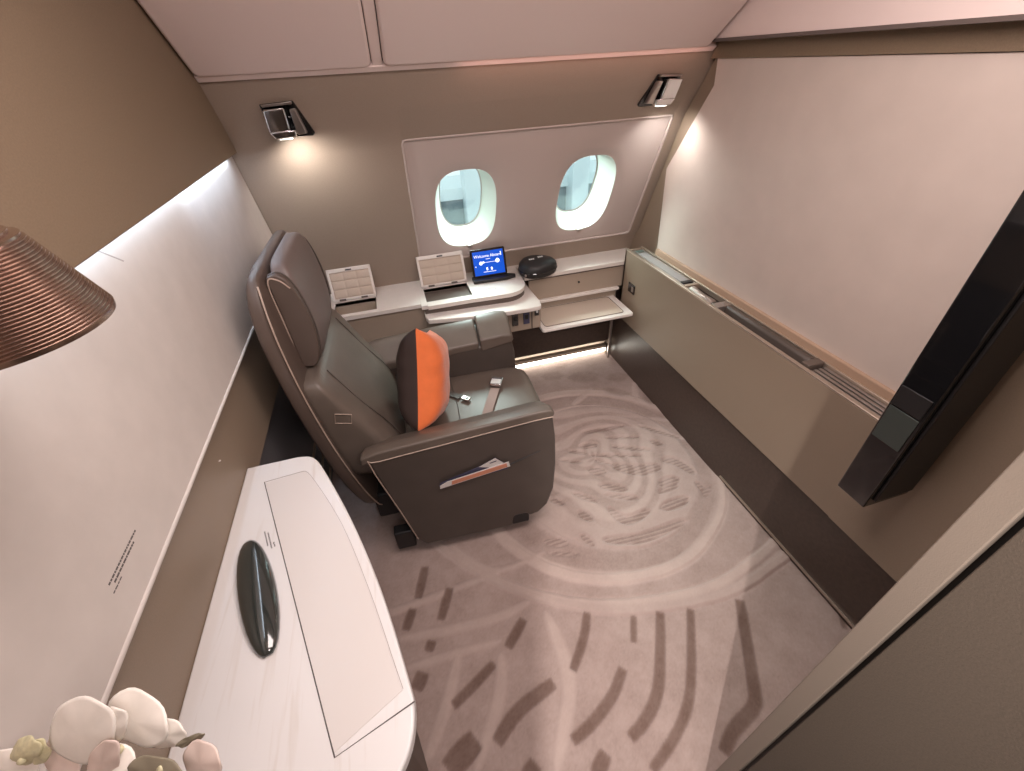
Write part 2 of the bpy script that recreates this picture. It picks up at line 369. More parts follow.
obj('wall_screw', lathe([(.0005, .9473), (.003, .9473), (.003, .9487), (.0005, .9487)], (-.5585, .967), 12), M['deck'], t)
struct('baseboard_left', B(-.62, -.585, -1.3, 2.44, 0, .76), M['skirt'])
obj('bottom_edge', tube([(-.532, -.9, 1.053), (-.532, 2.25, 1.053)], .006, 8), M['white_left'], bpy.data.objects['wall_panel'], smooth=60)
bm = bmesh.new()
for z in (.285, .165, .045): box(bm, -.585, -.575, 1.05, 2.3, z, z + .008)
struct('trim_2', bm, M['trim_metal'])

# right partition
def wp(pts): return [(y, z) for y, z in pts]
EDGE = [(2.07, .86), (2.088, 1.114), (2.098, 1.266), (1.853, 1.62), (1.862, 1.709)]
struct('wall_right', prismX([(-1.3, 0), (2.46, 0), (2.46, .8), (2.33, .88), (2.05, 1.51), (1.96, 1.63), (1.88, 1.75), (1.60, 2.2), (-1.3, 2.2)], 1.424, 1.50), M['vinyl_side'])
w = obj('partition_panel', prismX([(.16, .862), *EDGE, (.16, 1.706)], 1.40, 1.426), M['white_panel'], bevel=.002)
tag(w, 'big smooth pinkish white partition panel filling the right wall above the ledge', 'wall panel')
struct('trim_3', prismX([(.16, 1.709), (1.90, 1.709), (1.86, 1.768), (.16, 1.763)], 1.395, 1.426), M['vinyl_olive'])
struct('trim_4', B(1.385, 1.43, .16, 2.06, .825, .868), mat('tan_ledge_strip', (.40, .27, .19), .5), bevel=.004)
# ceiling
struct('ceiling', B(-.66, 1.5, -1.3, 2.0, 2.2, 2.24), M['bin'])
def slope(u, off=0):     # u metres up the bin slope from its lower edge
    n = (-.566, -.824)
    return (1.895 - .824 * u + off * n[0], 1.752 + .566 * u + off * n[1])
bm = bmesh.new()
a, b_ = slope(0), slope(.75); prism(bm, [a, b_, slope(.75, -.05), slope(0, -.05)], lambda y, z: (-.52, y, z), lambda y, z: (1.45, y, z))
struct('ceiling_bin_back', bm, M['bin_dark']); bpy.data.objects['ceiling_bin_back'].name = 'trim_5'
struct('trim_6', prismX([slope(-.006, .0), slope(-.006, .02), slope(.022, .02), slope(.022, 0)], -.50, 1.39), M['bin'], bevel=.004)
def bin_door(x0, x1, label):
    pts = rrect(x0, x1, .026, .62, .022)
    bm = bmesh.new()
    prism(bm, pts, lambda x, u: (x, *slope(u, .0)), lambda x, u: (x, *slope(u, .026)))
    o = obj('overhead_bin_door', bm, M['bin'], bevel=.009, smooth=40); tag(o, label, 'overhead bin')
    return o
bin_door(-.495, .045, 'shorter pale overhead bin door at the left, next to the brown wall')
bin_door(.085, 1.345, 'long pale pinkish overhead bin door above the two windows')
struct('trim_7', prismX([slope(.0, .005), slope(.62, .005), slope(.62, .016), slope(.0, .016)], .048, .082), M['bin'], bevel=.003)
struct('ceiling_side', prismX([(.16, 1.768), (1.87, 1.768), (1.46, 2.2), (.16, 2.2)], 1.36, 1.43), M['bin'], bevel=.004)
bpy.data.objects['ceiling_side'].name = 'trim_8'
struct('trim_9', B(1.352, 1.40, .16, 1.862, 1.762, 1.772), M['bin_dark'])

# door wall on the near right, seen from inside the doorway
struct('trim_10', B(.55, .60, .118, .15, 0, 2.2), mat('door_jamb', (.19, .15, .12), .55, bump=.3, bscale=500), bevel=.002)
struct('trim_11', B(.565, .60, .1105, .118, 0, 2.2), M['black_matte'])
struct('wall_front', B(.60, 1.43, .10, .15, 0, 2.2), M['vinyl_side'])
struct('door_1', B(.553, .59, -1.29, .1105, 0, 2.2), mat('dark_door_vinyl', (.075, .055, .040), .75, bump=.5, bscale=500, vary=.1, vscale=300), bevel=.002)
# rest of the cabin behind the doorway
struct('wall_back', B(-.66, 1.5, -1.34, -1.3, 0, 2.2), M['vinyl'])
struct('added_jamb', B(-.56, -.087, -.26, -.21, 0, 2.2), M['vinyl_side'])  # unseen jamb piece, added to cast the doorway spot's shadow edge on the carpet
struct('trim_15', B(1.279, 1.43, .15, .60, .40, 2.2), M['vinyl_side'])

# kick panel along the right side and under the ledge
struct('baseboard_right', B(1.335, 1.43, .16, 2.44, 0, .46), M['darkpanel'])
bm = bmesh.new(); box(bm, 1.328, 1.336, .16, 1.12, .02, .028)
struct('baseboard_trim', bm, M['trim_metal']); bpy.data.objects['baseboard_trim'].name = 'trim_13'
struct('baseboard_window', B(.5, 1.34, 2.405, 2.44, .09, .76), M['darkpanel'])

# ------------------------------------------------------------------ windows
def wpt(x, z, off): return (x, wy(z) + off, z)
def window_lining():
    bm = bmesh.new(); N = 96; xm = (PX0 + PX1) / 2 + .0
    xm = .7025
    off = .010
    for cx, xa, xb in ((WX[0], PX0 - .002, xm), (WX[1], xm, PX1 + .002)):
        cz = 1.145; loops = [[], [], [], []]
        cors = [(xa, PZ0 - .002), (xb, PZ0 - .002), (xb, PZ1 + .002), (xa, PZ1 + .002)]
        ang = [math.atan2(c[1] - cz, c[0] - cx) for c in cors]
        A = [2 * PI * i / N - PI for i in range(N)]
        snap = {}
        for a_, c in zip(ang, cors):
            j = min(range(N), key=lambda i: abs((A[i] - a_ + PI) % (2 * PI) - PI)); snap[j] = c
        for i in range(N):
            a_ = A[i]; dx, dz = math.cos(a_), math.sin(a_)
            if i in snap: px, pz = snap[i]
            else:
                tx = ((xb if dx > 0 else xa) - cx) / dx if abs(dx) > 1e-6 else 9
                tz = ((PZ1 + .002 if dz > 0 else PZ0 - .002) - cz) / dz if abs(dz) > 1e-6 else 9
                t = min(tx, tz); px, pz = cx + dx * t, cz + dz * t
            ex, ez = sell(a_, 1, 1, 2.9)
            loops[0].append(wpt(px, pz, off))
            loops[1].append(wpt(cx + .205 * ex, cz + .255 * ez, off))
            loops[2].append(wpt(cx + .175 * ex, cz + .225 * ez, off + .007))
            loops[3].append(wpt(cx + .155 * ex, cz + .205 * ez, off + .014))
        R = [[bm.verts.new(p) for p in l] for l in loops]
        for p, q in zip(R, R[1:]):
            for i in range(N): bm.faces.new((p[i], p[(i + 1) % N], q[(i + 1) % N], q[i]))
    bmesh.ops.remove_doubles(bm, verts=bm.verts, dist=.0008)
    return bm
WX = (.380, 1.028)
lin = obj('window_lining', window_lining(), M['win_panel'], smooth=35)
tag(lin, 'pale trapezoid window surround panel holding both cabin windows', 'window surround')
fr = [Vector(wpt(x, z, .004)) for x, z in rrect(PX0, PX1, PZ0, PZ1, .02, 5)]
obj('edge_bead', tube(fr, .0065, 8, closed=True), M['win_panel'], lin, smooth=60)
for i, cx in enumerate(WX):
    N = 64; cz = 1.145; rings = []
    for t in (0, .25, .5, .75, 1):
        hw = .155 + (.112 - .155) * t; hh = .205 + (.172 - .205) * t; zc = cz + .042 * t
        rings.append([(cx + sell(2 * PI * k / N, hw, hh, 2.9 - .3 * t)[0], wy(cz + sell(2 * PI * k / N, 1, hh, 2.9)[1]) + .024 + .135 * t, zc + sell(2 * PI * k / N, hw, hh, 2.9 - .3 * t)[1]) for k in range(N)])
    w_ = struct('window_%d' % (i + 1), loft(rings, cap=False), M['reveal'], smooth=60)
    last = rings[-1]
    g = loft([[(x, y + .004, z) for x, y, z in last], [(x, y + .010, z) for x, y, z in last]])
    obj('pane', g, M['glass'], w_)
    obj('pane_gasket', tube(last, .004, 6, closed=True), M['steel'], w_)
    p = Vector(wpt(cx + .012, cz - .207, .016))
    tb = B(p.x - .012, p.x + .012, p.y - .012, p.y + .004, p.z - .007, p.z + .006)
    obj('blind_catch', tb, M['steel'], w_, bevel=.002)

# outside: part of a terminal building across the apron
ext = thing('terminal_building', 'grey glazed terminal building seen outside through the cabin windows', 'building', (2.3, 7.5, -4))
obj('wall', B(-1.5, 7.0, 7.5, 8.3, -4, -.05), M['ext_grey'], ext)
obj('parapet', B(-1.6, 7.1, 7.4, 8.4, -.05, .12), M['ext_white'], ext)
for x in (1.22, 3.05): obj('column', B(x, x + .30, 7.2, 7.5, -4, .9), M['ext_white'], ext, bevel=.02)
for x in (.2, .75, 2.2, 2.6, 4.2): obj('mullion', B(x, x + .09, 7.38, 7.5, -4, -.05), M['ext_dark'], ext)
for x in (-.2, 1.75, 3.6): obj('glazing', B(x, x + 1.0, 7.46, 7.5, -2.6, -.45), M['ext_dark'], ext)
g0 = struct('ground', B(-12, 14, 3.0, 24, -4.1, -4), mat('apron_concrete', (.45, .47, .46), .8)); g0.name = 'trim_14'
# ------------------------------------------------------------------ reading lamps
def reading_lamp(cx, flip, label):
    zc = 1.608; y0 = wy(zc)
    t = thing('reading_lamp', label, 'wall lamp', (cx, y0, zc), 'reading lamps on the window wall')
    s = -1 if flip else 1
    def f(off): return lambda x, z: (cx + s * x, wy(zc + z) - off, zc + z)
    bm = bmesh.new(); prism(bm, [(-.062, .055), (.050, .060), (.086, -.048), (.076, -.058), (-.066, -.056)], f(0), f(.012)); obj('wall_plate', bm, M['black_gloss'], t, bevel=.003)
    bm = bmesh.new(); prism(bm, [(-.054, .040), (.018, .042), (.010, -.034), (-.064, -.036)], f(.012), f(.052)); h = obj('lamp_head', bm, M['chrome'], t, bevel=.006)
    bm = bmesh.new(); prism(bm, [(.030, .036), (.052, .038), (.062, -.046), (.026, -.048)], f(.010), f(.040)); obj('hinge_block', bm, M['steel'], t, bevel=.005)
    bm = bmesh.new(); prism(bm, [(-.052, .046), (.046, .050), (.046, .058), (-.056, .054)], f(.010), f(.030)); obj('top_cap', bm, M['steel'], t, bevel=.002)
    bm = bmesh.new(); prism(bm, [(-.065, -.030), (.030, -.030), (.022, -.054), (-.054, -.058)], f(.010), f(.056)); obj('chin', bm, M['chrome'], t, bevel=.007)
    p = f(.034)(-.018, -.057); bm = bmesh.new(); box(bm, p[0] - .022, p[0] + .022, p[1] - .010, p[1] + .010, p[2] - .003, p[2] + .002); obj('lens', bm, M['lens_lit'], h)
    return Vector(p)
LP = reading_lamp(-.292, False, 'chrome reading lamp on the left of the window wall, nearer the seat')
RP = reading_lamp(1.235, True, 'chrome reading lamp on the right of the window wall, nearer the white partition')

# ------------------------------------------------------------------ window side console
CZ = .76
con = thing('window_console', 'white topped side console running below the windows', 'console', (.4, 2.25, 0))
bm = bmesh.new()
# top deck pieces around the two open compartments
A0, A1, AY0, AY1 = -.372, -.160, 2.118, 2.262
B0, B1, BY0, BY1 = .094, .338, 2.098, 2.262
def dk(x0, x1, y0, y1): box(bm, x0, x1, y0, y1, CZ - .022, CZ)
dk(-.56, A0, 2.085, 2.41); dk(A0, A1, AY1, 2.41); dk(A0, A1, 2.085, AY0); dk(A1, .062, 2.085, 2.41)
dk(.062, B0, 2.058, 2.41); dk(B0, B1, BY1, 2.41); dk(B0, B1, 2.045, BY0)
arc = [(.52, 2.035)] + [(.52 + .125 * math.sin(a), 2.035 + .125 - .125 * math.cos(a)) for a in [PI / 2 * k / 8 for k in range(1, 9)]]
prism(bm, [(B1, 2.043)] + arc + [(.66, 2.41), (B1, 2.41)], lambda x, y: (x, y, CZ - .022), lambda x, y: (x, y, CZ))
dk(.66, 1.40, 2.205, 2.41)
bmesh.ops.remove_doubles(bm, verts=bm.verts, dist=.0002)
obj('top', bm, M['deck'], con, bevel=.002)
# curved dark band under the deck and the lower shelf
arc2 = [(x - (.004), y + .004) for x, y in arc]
obj('recessed_band', prismZ([(.075, 2.064), (B1, 2.050)] + arc2 + [(.65, 2.40), (.075, 2.40)], .708, CZ - .021), M['con_dark'], con, smooth=40)
obj('shelf', prismZ([(.072, 2.03), (.082, 1.992), (.37, 1.938), (.60, 1.930), (.655, 1.932), (.672, 1.946), (.680, 2.0), (.664, 2.40), (.072, 2.40)], .686, .710), M['deck'], con, bevel=.004)
# body fronts
obj('front_panel', B(-.56, .075, 2.10, 2.12, .30, CZ - .021), M['con_beige'], con)
obj('body', B(.075, .50, 2.05, 2.40, .30, .688), M['con_beige'], con)
sk = obj('socket_housing', B(.47, .692, 2.015, 2.40, .535, .687), M['con_beige'], con, bevel=.004)
for (xa, xb, mm) in ((.525, .560, 'black_gloss'), (.590, .625, 'ink_navy'), (.655, .680, 'black_gloss')):
    so = obj('socket', B(xa, xb, 2.008, 2.017, .575 if mm != 'black_gloss' or xa < .6 else .615, .665), M[mm], sk, bevel=.002)
    bm = bmesh.new()
    if xa > .65: tube([(.6675, 2.008, .640), (.6675, 2.0055, .640)], .007, 12, bm); obj('button', bm, M['text_grey'], so)
    else:
        box(bm, xa + .008, xb - .008, 2.006, 2.0085, .605, .632); obj('outlet_face', bm, M['black_matte'], so, bevel=.001)
obj('divider', B(.636, .642, 2.009, 2.017, .54, .685), M['con_dark'], sk)
# right drawer front and tray
obj('drawer_front', B(.690, 1.395, 2.215, 2.235, .600, CZ - .021), M['con_beige'], con, bevel=.003)
bm = bmesh.new(); tube([(1.0, 2.216, .672), (1.0, 2.209, .672)], .006, 12, bm); obj('drawer_lock', bm, M['black_matte'], con)
obj('drawer_gap', B(.690, 1.395, 2.213, 2.22, .728, .7345), M['con_dark'], con)
obj('lower_ledge', B(.692, 1.262, 2.195, 2.235, .585, .603), M['deck'], con, bevel=.003)
obj('lower_front', B(.692, 1.262, 2.235, 2.26, .50, .588), M['con_beige'], con)
tr = obj('pull_out_tray', prismZ(rrect(.690, 1.252, 1.975, 2.262, .016), .516, .534), M['deck'], con, bevel=.004)
tr['label'] = 'pale pull-out tray with a recessed surface'
obj('tray_inlay', prismZ(rrect(.715, 1.205, 2.005, 2.225, .018), .534, .5362), M['quilt'], tr)
bm = bmesh.new()
pp = [(x, y, .5365) for x, y in rrect(.715, 1.205, 2.005, 2.225, .018)]; tube(pp, .0016, 5, bm, closed=True); obj('tray_groove', bm, M['con_dark'], tr)
bm = bmesh.new(); tube([(1.19, 2.10, .516), (1.19, 2.10, .30), (1.19, 2.36, .06)], .011, 10, bm)
obj('tray_support', B(1.296, 1.312, 2.31, 2.33, .0, .60), M['steel'], con, bevel=.003)
bm.free()
def storage(x0, x1, y0, y1, label):
    """open compartment with a quilted lid leaning back against the wall"""
    bm = bmesh.new(); d = .075; th = .004
    box(bm, x0, x1, y0, y1, CZ - d - th, CZ - d); box(bm, x0 - th, x0, y0 - th, y1 + th, CZ - d - th, CZ - .001); box(bm, x1, x1 + th, y0 - th, y1 + th, CZ - d - th, CZ - .001)
    box(bm, x0, x1, y0 - th, y0, CZ - d - th, CZ - .001); box(bm, x0, x1, y1, y1 + th, CZ - d - th, CZ - .001)
    o = obj('compartment', bm, M['con_beige'], con)
    w, hgt = x1 - x0 + .012, .165
    cx = (x0 + x1) / 2
    mt = frame_mat((cx, y1 + .012, CZ + .004), (1, 0, 0), (0, .34, .94))
    bm = bmesh.new(); fw = .012
    for r in ((-w / 2, w / 2, 0, fw), (-w / 2, w / 2, hgt - fw * 1.6, hgt), (-w / 2, -w / 2 + fw, 0, hgt), (w / 2 - fw, w / 2, 0, hgt)): box(bm, r[0], r[1], r[2], r[3], -.006, .006)
    box(bm, -w / 2 + .002, w / 2 - .002, .002, hgt - .002, -.006, -.002); bm.transform(mt)
    lid = obj('lid', bm, M['deck'], con, bevel=.002)
    a, b_, c, e = -w / 2 + fw, w / 2 - fw, fw, hgt - fw * 1.6
    nx, ny = 48, 36; bm = bmesh.new(); g = []
    for j in range(ny + 1):
        row = []
        for i in range(nx + 1):
            u, v_ = i / nx, j / ny
            hh = .006 * (abs(math.sin(3 * PI * v_)) ** .35) * (.55 + .45 * abs(math.sin(3 * PI * u)) ** .3)
            row.append(bm.verts.new((a + (b_ - a) * u, c + (e - c) * v_, -.001 + hh)))
        g.append(row)
    for j in range(ny):
        for i in range(nx): bm.faces.new((g[j][i], g[j][i + 1], g[j + 1][i + 1], g[j + 1][i]))
    bm.transform(mt); obj('quilted_lining', bm, M['quilt'], lid, smooth=80)
    bm = bmesh.new(); box(bm, -.016, .016, hgt - .015, hgt - .008, .004, .010); bm.transform(mt); obj('latch', bm, M['black_matte'], lid, bevel=.002)
    for xx in (-w * .28, w * .22):
        bm = bmesh.new(); box(bm, xx - .017, xx + .017, -.001, .009, .004, .010); bm.transform(mt); obj('hinge', bm, M['con_dark'], lid, bevel=.002)
storage(A0, A1, AY0, AY1, 'a'); storage(B0, B1, BY0, BY1, 'b')
pl = bmesh.new(); tube([(.445 + .03 * math.cos(a), 2.115 + .022 * math.sin(a), CZ + .0005) for a in [PI * .0 + k * PI / 14 for k in range(15)]], .0012, 5, pl)
obj('touch_mark', pl, M['print_soft'], con)
# light strip at the floor under the console
ls = thing('floor_light', 'glowing light strip in a metal channel at the floor under the tray', 'light', (1.0, 2.40, 0))
obj('channel', B(.50, 1.322, 2.37, 2.404, .052, .075), M['trim_metal'], ls, bevel=.002)
obj('light_strip', B(.50, 1.308, 2.392, 2.403, .006, .052), M['led'], ls)
obj('end_cap', B(1.308, 1.322, 2.37, 2.404, .0, .075), M['trim_metal'], ls)

# tablet in its dock
tb = thing('control_tablet', 'small black tablet with a lit blue screen, docked on the white console', 'tablet', (.47, 2.25, CZ))
mt = frame_mat((.478, 2.256, CZ + .018), (.998, -.02, .01), (0, .30, .95))
bm = bmesh.new(); prism(bm, rrect(-.098, .098, 0, .150, .010), lambda x, y: (x, y, -.006), lambda x, y: (x, y, .004)); bm.transform(mt); obj('bezel', bm, M['black_gloss'], tb, bevel=.002)
bm = bmesh.new(); box(bm, -.086, .086, .010, .138, .0042, .0050); bm.transform(mt); s_ = obj('screen', bm, M['screen'], tb)
bm = text_mesh('Welcome Aboard', .0215); bm.transform(mt @ Matrix.Translation((-.002, .112, .0054))); obj('screen_title', bm, M['screen_white'], s_)
bm = bmesh.new()
def disc(x, y, r, n=14):
    v = [bm.verts.new((x + r * math.cos(2 * PI * k / n), y + r * math.sin(2 * PI * k / n), .0056)) for k in range(n)]; bm.faces.new(v)
for d in ((-.045, .075, .010), (.050, .080, .012), (-.030, .079, .006), (-.076, .060, .003), (-.014, .046, .005), (.012, .045, .005)): disc(*d)
box(bm, -.03, .04, .0765, .0785, .0052, .0056); box(bm, -.036, .036, .025, .0275, .0052, .0056); box(bm, -.014, .010, .094, .0965, .0052, .0056); box(bm, .070, .075, .110, .126, .0052, .0056)
for x in (-.018, .008): box(bm, x, x + .009, .034, .044, .0052, .0056)
bm.transform(mt); obj('screen_icons', bm, M['screen_white'], s_)
obj('dock', prismZ([(.372, 2.215), (.56, 2.205), (.615, 2.222), (.618, 2.242), (.57, 2.27), (.375, 2.285)], CZ, CZ + .018), M['black_matte'], tb, bevel=.005)

# headphone case
hc = thing('headphone_case', 'rounded black zip case with two pale marks, on the console beside the tablet', 'case', (.745, 2.235, CZ))
def egg(k, z, s=1.0):
    out = []
    for i in range(40):
        a = 2 * PI * i / 40; x = math.cos(a); y = math.sin(a)
        out.append((.748 + .108 * k * x * (1 - .10 * y), 2.232 + .092 * k * y * (1 - .12 * x), z))
    return out
bm = loft([egg(.82, CZ + .001), egg(.97, CZ + .012), egg(1.02, CZ + .030), egg(1.02, CZ + .048), egg(.97, CZ + .066), egg(.83, CZ + .080), egg(.5, CZ + .087), egg(.1, CZ + .088)])
obj('shell', bm, M['black_matte'], hc, smooth=80)
obj('zip', tube(egg(1.026, CZ + .036), .0025, 6, closed=True), M['black_gloss'], hc)
for (x, y) in ((.715, 2.232), (.772, 2.250)):
    bm = bmesh.new()
    for k in range(3): box(bm, x - .016 + k * .011, x - .008 + k * .011, y - .008 + .001 * k, y + .007, CZ + .084, CZ + .0887)
    obj('printed_mark', bm, M['text_grey'], hc)
bm = bmesh.new(); box(bm, .652, .662, 2.160, 2.170, CZ + .02, CZ + .032); obj('zip_pull', bm, M['steel'], hc, bevel=.002)

# ------------------------------------------------------------------ ledge along the right partition
lg = thing('side_ledge', 'long beige stowage ledge along the white right partition', 'ledge', (1.33, 1.2, .42))
obj('front_panel', B(1.28, 1.30, .455, 2.20, .40, .832), M['vinyl_side'], lg, bevel=.004)
obj('end_panel', B(1.28, 1.395, 2.18, 2.20, .40, .832), M['vinyl_side'], lg, bevel=.004)
obj('channel_floor', B(1.295, 1.392, .455, 2.185, .79, .805), M['con_dark'], lg)
obj('front_rim', B(1.280, 1.296, .455, 2.20, .829, .838), M['trim_metal'], lg, bevel=.002)
obj('rear_rim', B(1.377, 1.387, .455, 2.20, .812, .838), M['trim_metal'], lg, bevel=.002)
cv = obj('cover_strip', B(1.300, 1.372, 1.66, 2.165, .815, .832), M['steel'], lg, bevel=.002)
obj('cover_inlay', B(1.312, 1.360, 1.70, 2.11, .832, .8335), mat('grey_inlay', (.30, .29, .29), .4), cv)
obj('end_button', B(1.315, 1.358, 2.125, 2.150, .832, .835), mat('green_grey_button', (.12, .17, .15), .3), cv, bevel=.002)
obj('dark_stop', B(1.308, 1.364, 1.667, 1.694, .832, .838), M['black_matte'], cv, bevel=.002)
la = obj('latch', loft([[(1.325 + .020 * math.cos(a), y, .822 + r * math.sin(a)) for a in [2 * PI * k / 12 for k in range(12)]] for y, r in ((1.46, .010), (1.47, .018), (1.55, .012), (1.60, .020), (1.62, .020), (1.63, .008))]), M['steel'], lg, smooth=50)
obj('latch_frame', B(1.300, 1.374, 1.635, 1.652, .805, .838), M['trim_metal'], lg, bevel=.002)
obj('roller_cover', prismY([(1.335, .806), (1.340, .832), (1.352, .840), (1.372, .836), (1.374, .806)], .95, 1.40), M['leather_dark'], lg, bevel=.004)
bk = obj('roller_bracket', B(1.300, 1.374, 1.400, 1.440, .806, .838), M['steel'], lg, bevel=.003)
obj('screw', lathe([(.0005, .838), (.006, .838), (.005, .8405), (.0005, .841)], (1.345, 1.42), 12), M['chrome'], bk)
obj('end_bracket', B(1.304, 1.374, .912, .945, .806, .842), M['con_dark'], lg, bevel=.003)
bm = bmesh.new()
for xx in (1.303, 1.323, 1.343, 1.363): box(bm, xx, xx + .012, .455, .905, .806, .828)
obj('track', bm, M['steel'], lg, bevel=.002)
sc = obj('socket', B(1.275, 1.281, 2.045, 2.115, .612, .668), M['black_gloss'], lg, bevel=.002)
obj('socket_button', B(1.2735, 1.2755, 2.055, 2.075, .625, .655), M['steel'], sc)

# monitor swung out from the partition
tv = thing('wall_monitor', 'tall glossy black monitor swung out from the right partition', 'monitor', (1.17, .49, .72))
obj('housing', B(1.088, 1.245, .452, .536, .718, 1.70), M['black_gloss'], tv, bevel=.004)
obj('rear_cover', B(1.105, 1.235, .444, .453, .745, 1.68), M['black_matte'], tv, bevel=.003)
sb = obj('painted_reflection', B(1.0855, 1.0885, .460, .530, .93, 1.03), mat('grey_green_reflection', (.05, .06, .055), .25), tv, bevel=.001)  # reflection on the glossy housing, modelled as a thin grey-green plate
obj('mount_arm', B(1.24, 1.30, .475, .515, .76, .82), M['steel'], tv, bevel=.003)
obj('dark_square', B(1.0850, 1.0885, .460, .530, 1.035, 1.09), M['black_matte'], tv, bevel=.001)  # plain dark square above the painted reflection
# ------------------------------------------------------------------ cabinet at the left
T = .82
cab = thing('side_cabinet', 'white streaked cabinet with a curved front along the left wall', 'cabinet', (-.40, .60, 0))
edge = [(-.56, 1.062), (-.42, 1.062)] + [(v.x, v.y) for v in catmull([(-.405, 1.060, 0), (-.372, 1.045, 0), (-.338, .985, 0), (-.256, .775, 0), (-.190, .562, 0), (-.146, .365, 0), (-.140, .315, 0), (-.152, .262, 0), (-.185, .220, 0), (-.25, .185, 0)], 5)] + [(-.56, .06)]
bm = bmesh.new(); prism(bm, edge, lambda x, y: (x, y, T - .028), lambda x, y: (x, y, T)); obj('top', bm, M['cab_top'], cab, bevel=.005)
def inset(p, k): return (-.56 + (p[0] + .56) * k if p[0] > -.55 else p[0], .6 + (p[1] - .6) * (k if p[1] > .3 else .97))
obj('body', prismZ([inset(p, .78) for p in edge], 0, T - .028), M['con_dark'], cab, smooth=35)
ins = [(v.x, v.y) for v in catmull([(-.400, .990, 0), (-.372, .965, 0), (-.282, .770, 0), (-.214, .560, 0), (-.170, .395, 0), (-.158, .350, 0)], 5)]
lidp = [(-.4985, .978), (-.2785, .291)] + ins[::-1]
obj('hinged_lid', prismZ(lidp, T - .001, T + .0012), M['cab_lid'], cab)
bm = bmesh.new(); tube([(-.4985, .984, T + .0008), (-.2775, .284, T + .0008), (-.138, .3255, T + .0008)], .0013, 5, bm)
obj('lid_seam', bm, M['print'], cab)
bm = bmesh.new(); tube([(x + .001, y + .002, T + .0008) for x, y in ins[::-1]] + [(-.4985, .984, T + .0008)], .0007, 4, bm)
obj('lid_edge', bm, M['print_soft'], cab)
# glossy black dome handle
rings = []
for i in range(1, 16):
    a = PI * i / 16; yy = -math.cos(a); rr = math.sin(a) ** .92
    rings.append([(.040 * rr * math.cos(2 * PI * k / 24), .158 * yy, .004 + .024 * rr * math.sin(2 * PI * k / 24) * (1 if math.sin(2 * PI * k / 24) > 0 else .12)) for k in range(24)])
bm = loft(rings); bm.transform(Matrix.Translation((-.458, .636, T)) @ Matrix.Rotation(.30, 4, 'Z')); obj('dome_handle', bm, M['dome'], cab, smooth=80)
bm = bmesh.new()
for j, (dx, L) in enumerate(((0, .044), (.0065, .050), (.016, .014))):
    k = 0
    while k < L:
        w = random.uniform(.002, .005); y = .806 - (.006 if j == 1 else 0) - (.040 if j == 2 else 0) - k
        x = -.470 + dx * 1.1 + k * .32 + (.002 if j == 1 else .010 if j == 2 else 0)
        box(bm, x - .0016, x + .0016, y - w, y, T + .0002, T + .0006); k += w + .0016
obj('printed_notice', bm, M['print'], cab)

# ------------------------------------------------------------------ ribbed lamp shade on the left wall
lp = thing('wall_sconce', 'ribbed bronze lamp shade fixed high on the left brown wall', 'lamp', (-.50, .49, 1.60))
prof = [(.050, 1.646), (.0588, 1.644)]
n = 26
for i in range(n):
    z = 1.641 - i * (.078 / n); r = .0595 + (.0905 - .0595) * ((i / n) ** 1.0); prof += [(r - .0012, z), (r + .0014, z - .0012), (r + .0014, z - .0020)]
prof += [(.0905, 1.562), (.0900, 1.5595), (.0880, 1.5600), (.0560, 1.640)]
bm = loft([[(-.385 + r * math.cos(2 * PI * i / 72), .49 + r * math.sin(2 * PI * i / 72), z) for i in range(72)] for r, z in prof], cap=False)
obj('lamp_shade', bm, M['gold'], lp, smooth=25)
obj('top_plate', lathe([(.002, 1.648), (.052, 1.648), (.052, 1.642), (.002, 1.642)], (-.385, .49), 40), M['gold'], lp)
obj('bracket', tube([(-.505, .49, 1.66), (-.40, .49, 1.66), (-.385, .49, 1.645)], .006, 10), M['gold'], lp, smooth=60)
obj('wall_mount', B(-.502, -.492, .46, .52, 1.63, 1.69), M['gold'], lp, bevel=.003)
obj('bulb', lathe([(.001, 1.64), (.010, 1.64), (.016, 1.615), (.013, 1.60), (.001, 1.592)], (-.385, .49), 20), M['lens_lit'], lp, smooth=80)

# ------------------------------------------------------------------ orchids in a vase on the cabinet
orc = thing('orchid', 'spray of white and blush orchid blooms rising from a vase on the cabinet', 'flowers', (-.40, .16, T))
def petal_bm(c, ax, ay, L, W, cup=.25, k=10):
    """cupped petal: c centre, ax long direction, ay width direction"""
    ax = Vector(ax).normalized(); ay = Vector(ay); ay = (ay - ax * ay.dot(ax)).normalized(); az = ax.cross(ay); bm = bmesh.new(); c = Vector(c)
    rows = []
    for j in range(k + 1):
        r = j / k; row = []
        for i in range(28):
            a = 2 * PI * i / 28; u, v = math.cos(a) * r, math.sin(a) * r * (1 - .12 * math.cos(a))
            h = cup * .55 * (u * u * .5 + v * v) * W + .0012 * math.sin(5 * a) * r * r
            row.append(bm.verts.new(c + ax * u * L + ay * v * W + az * h)) if j else None
        if j == 0: row = [bm.verts.new(c)]
        rows.append(row)
    for i in range(28): bm.faces.new((rows[0][0], rows[1][i], rows[1][(i + 1) % 28]))
    for j in range(1, k):
        for i in range(28): bm.faces.new((rows[j][i], rows[j + 1][i], rows[j + 1][(i + 1) % 28], rows[j][(i + 1) % 28]))
    return bm
CR, CU = Vector(CAMR), Vector(CAMU)
def pet(name, c, ang, L, W, m, parent, cup=-.35):
    a = math.radians(ang); ax = CR * math.cos(a) + CU * math.sin(a); ay = -CR * math.sin(a) + CU * math.cos(a)
    ax = ax + CR.cross(CU) * .15
    o = obj(name, petal_bm(c, ax, ay, L * 1.12, W * 1.15, cup), m, parent, smooth=80)
    s = o.modifiers.new('solid', 'SOLIDIFY'); s.thickness = .0009; return o
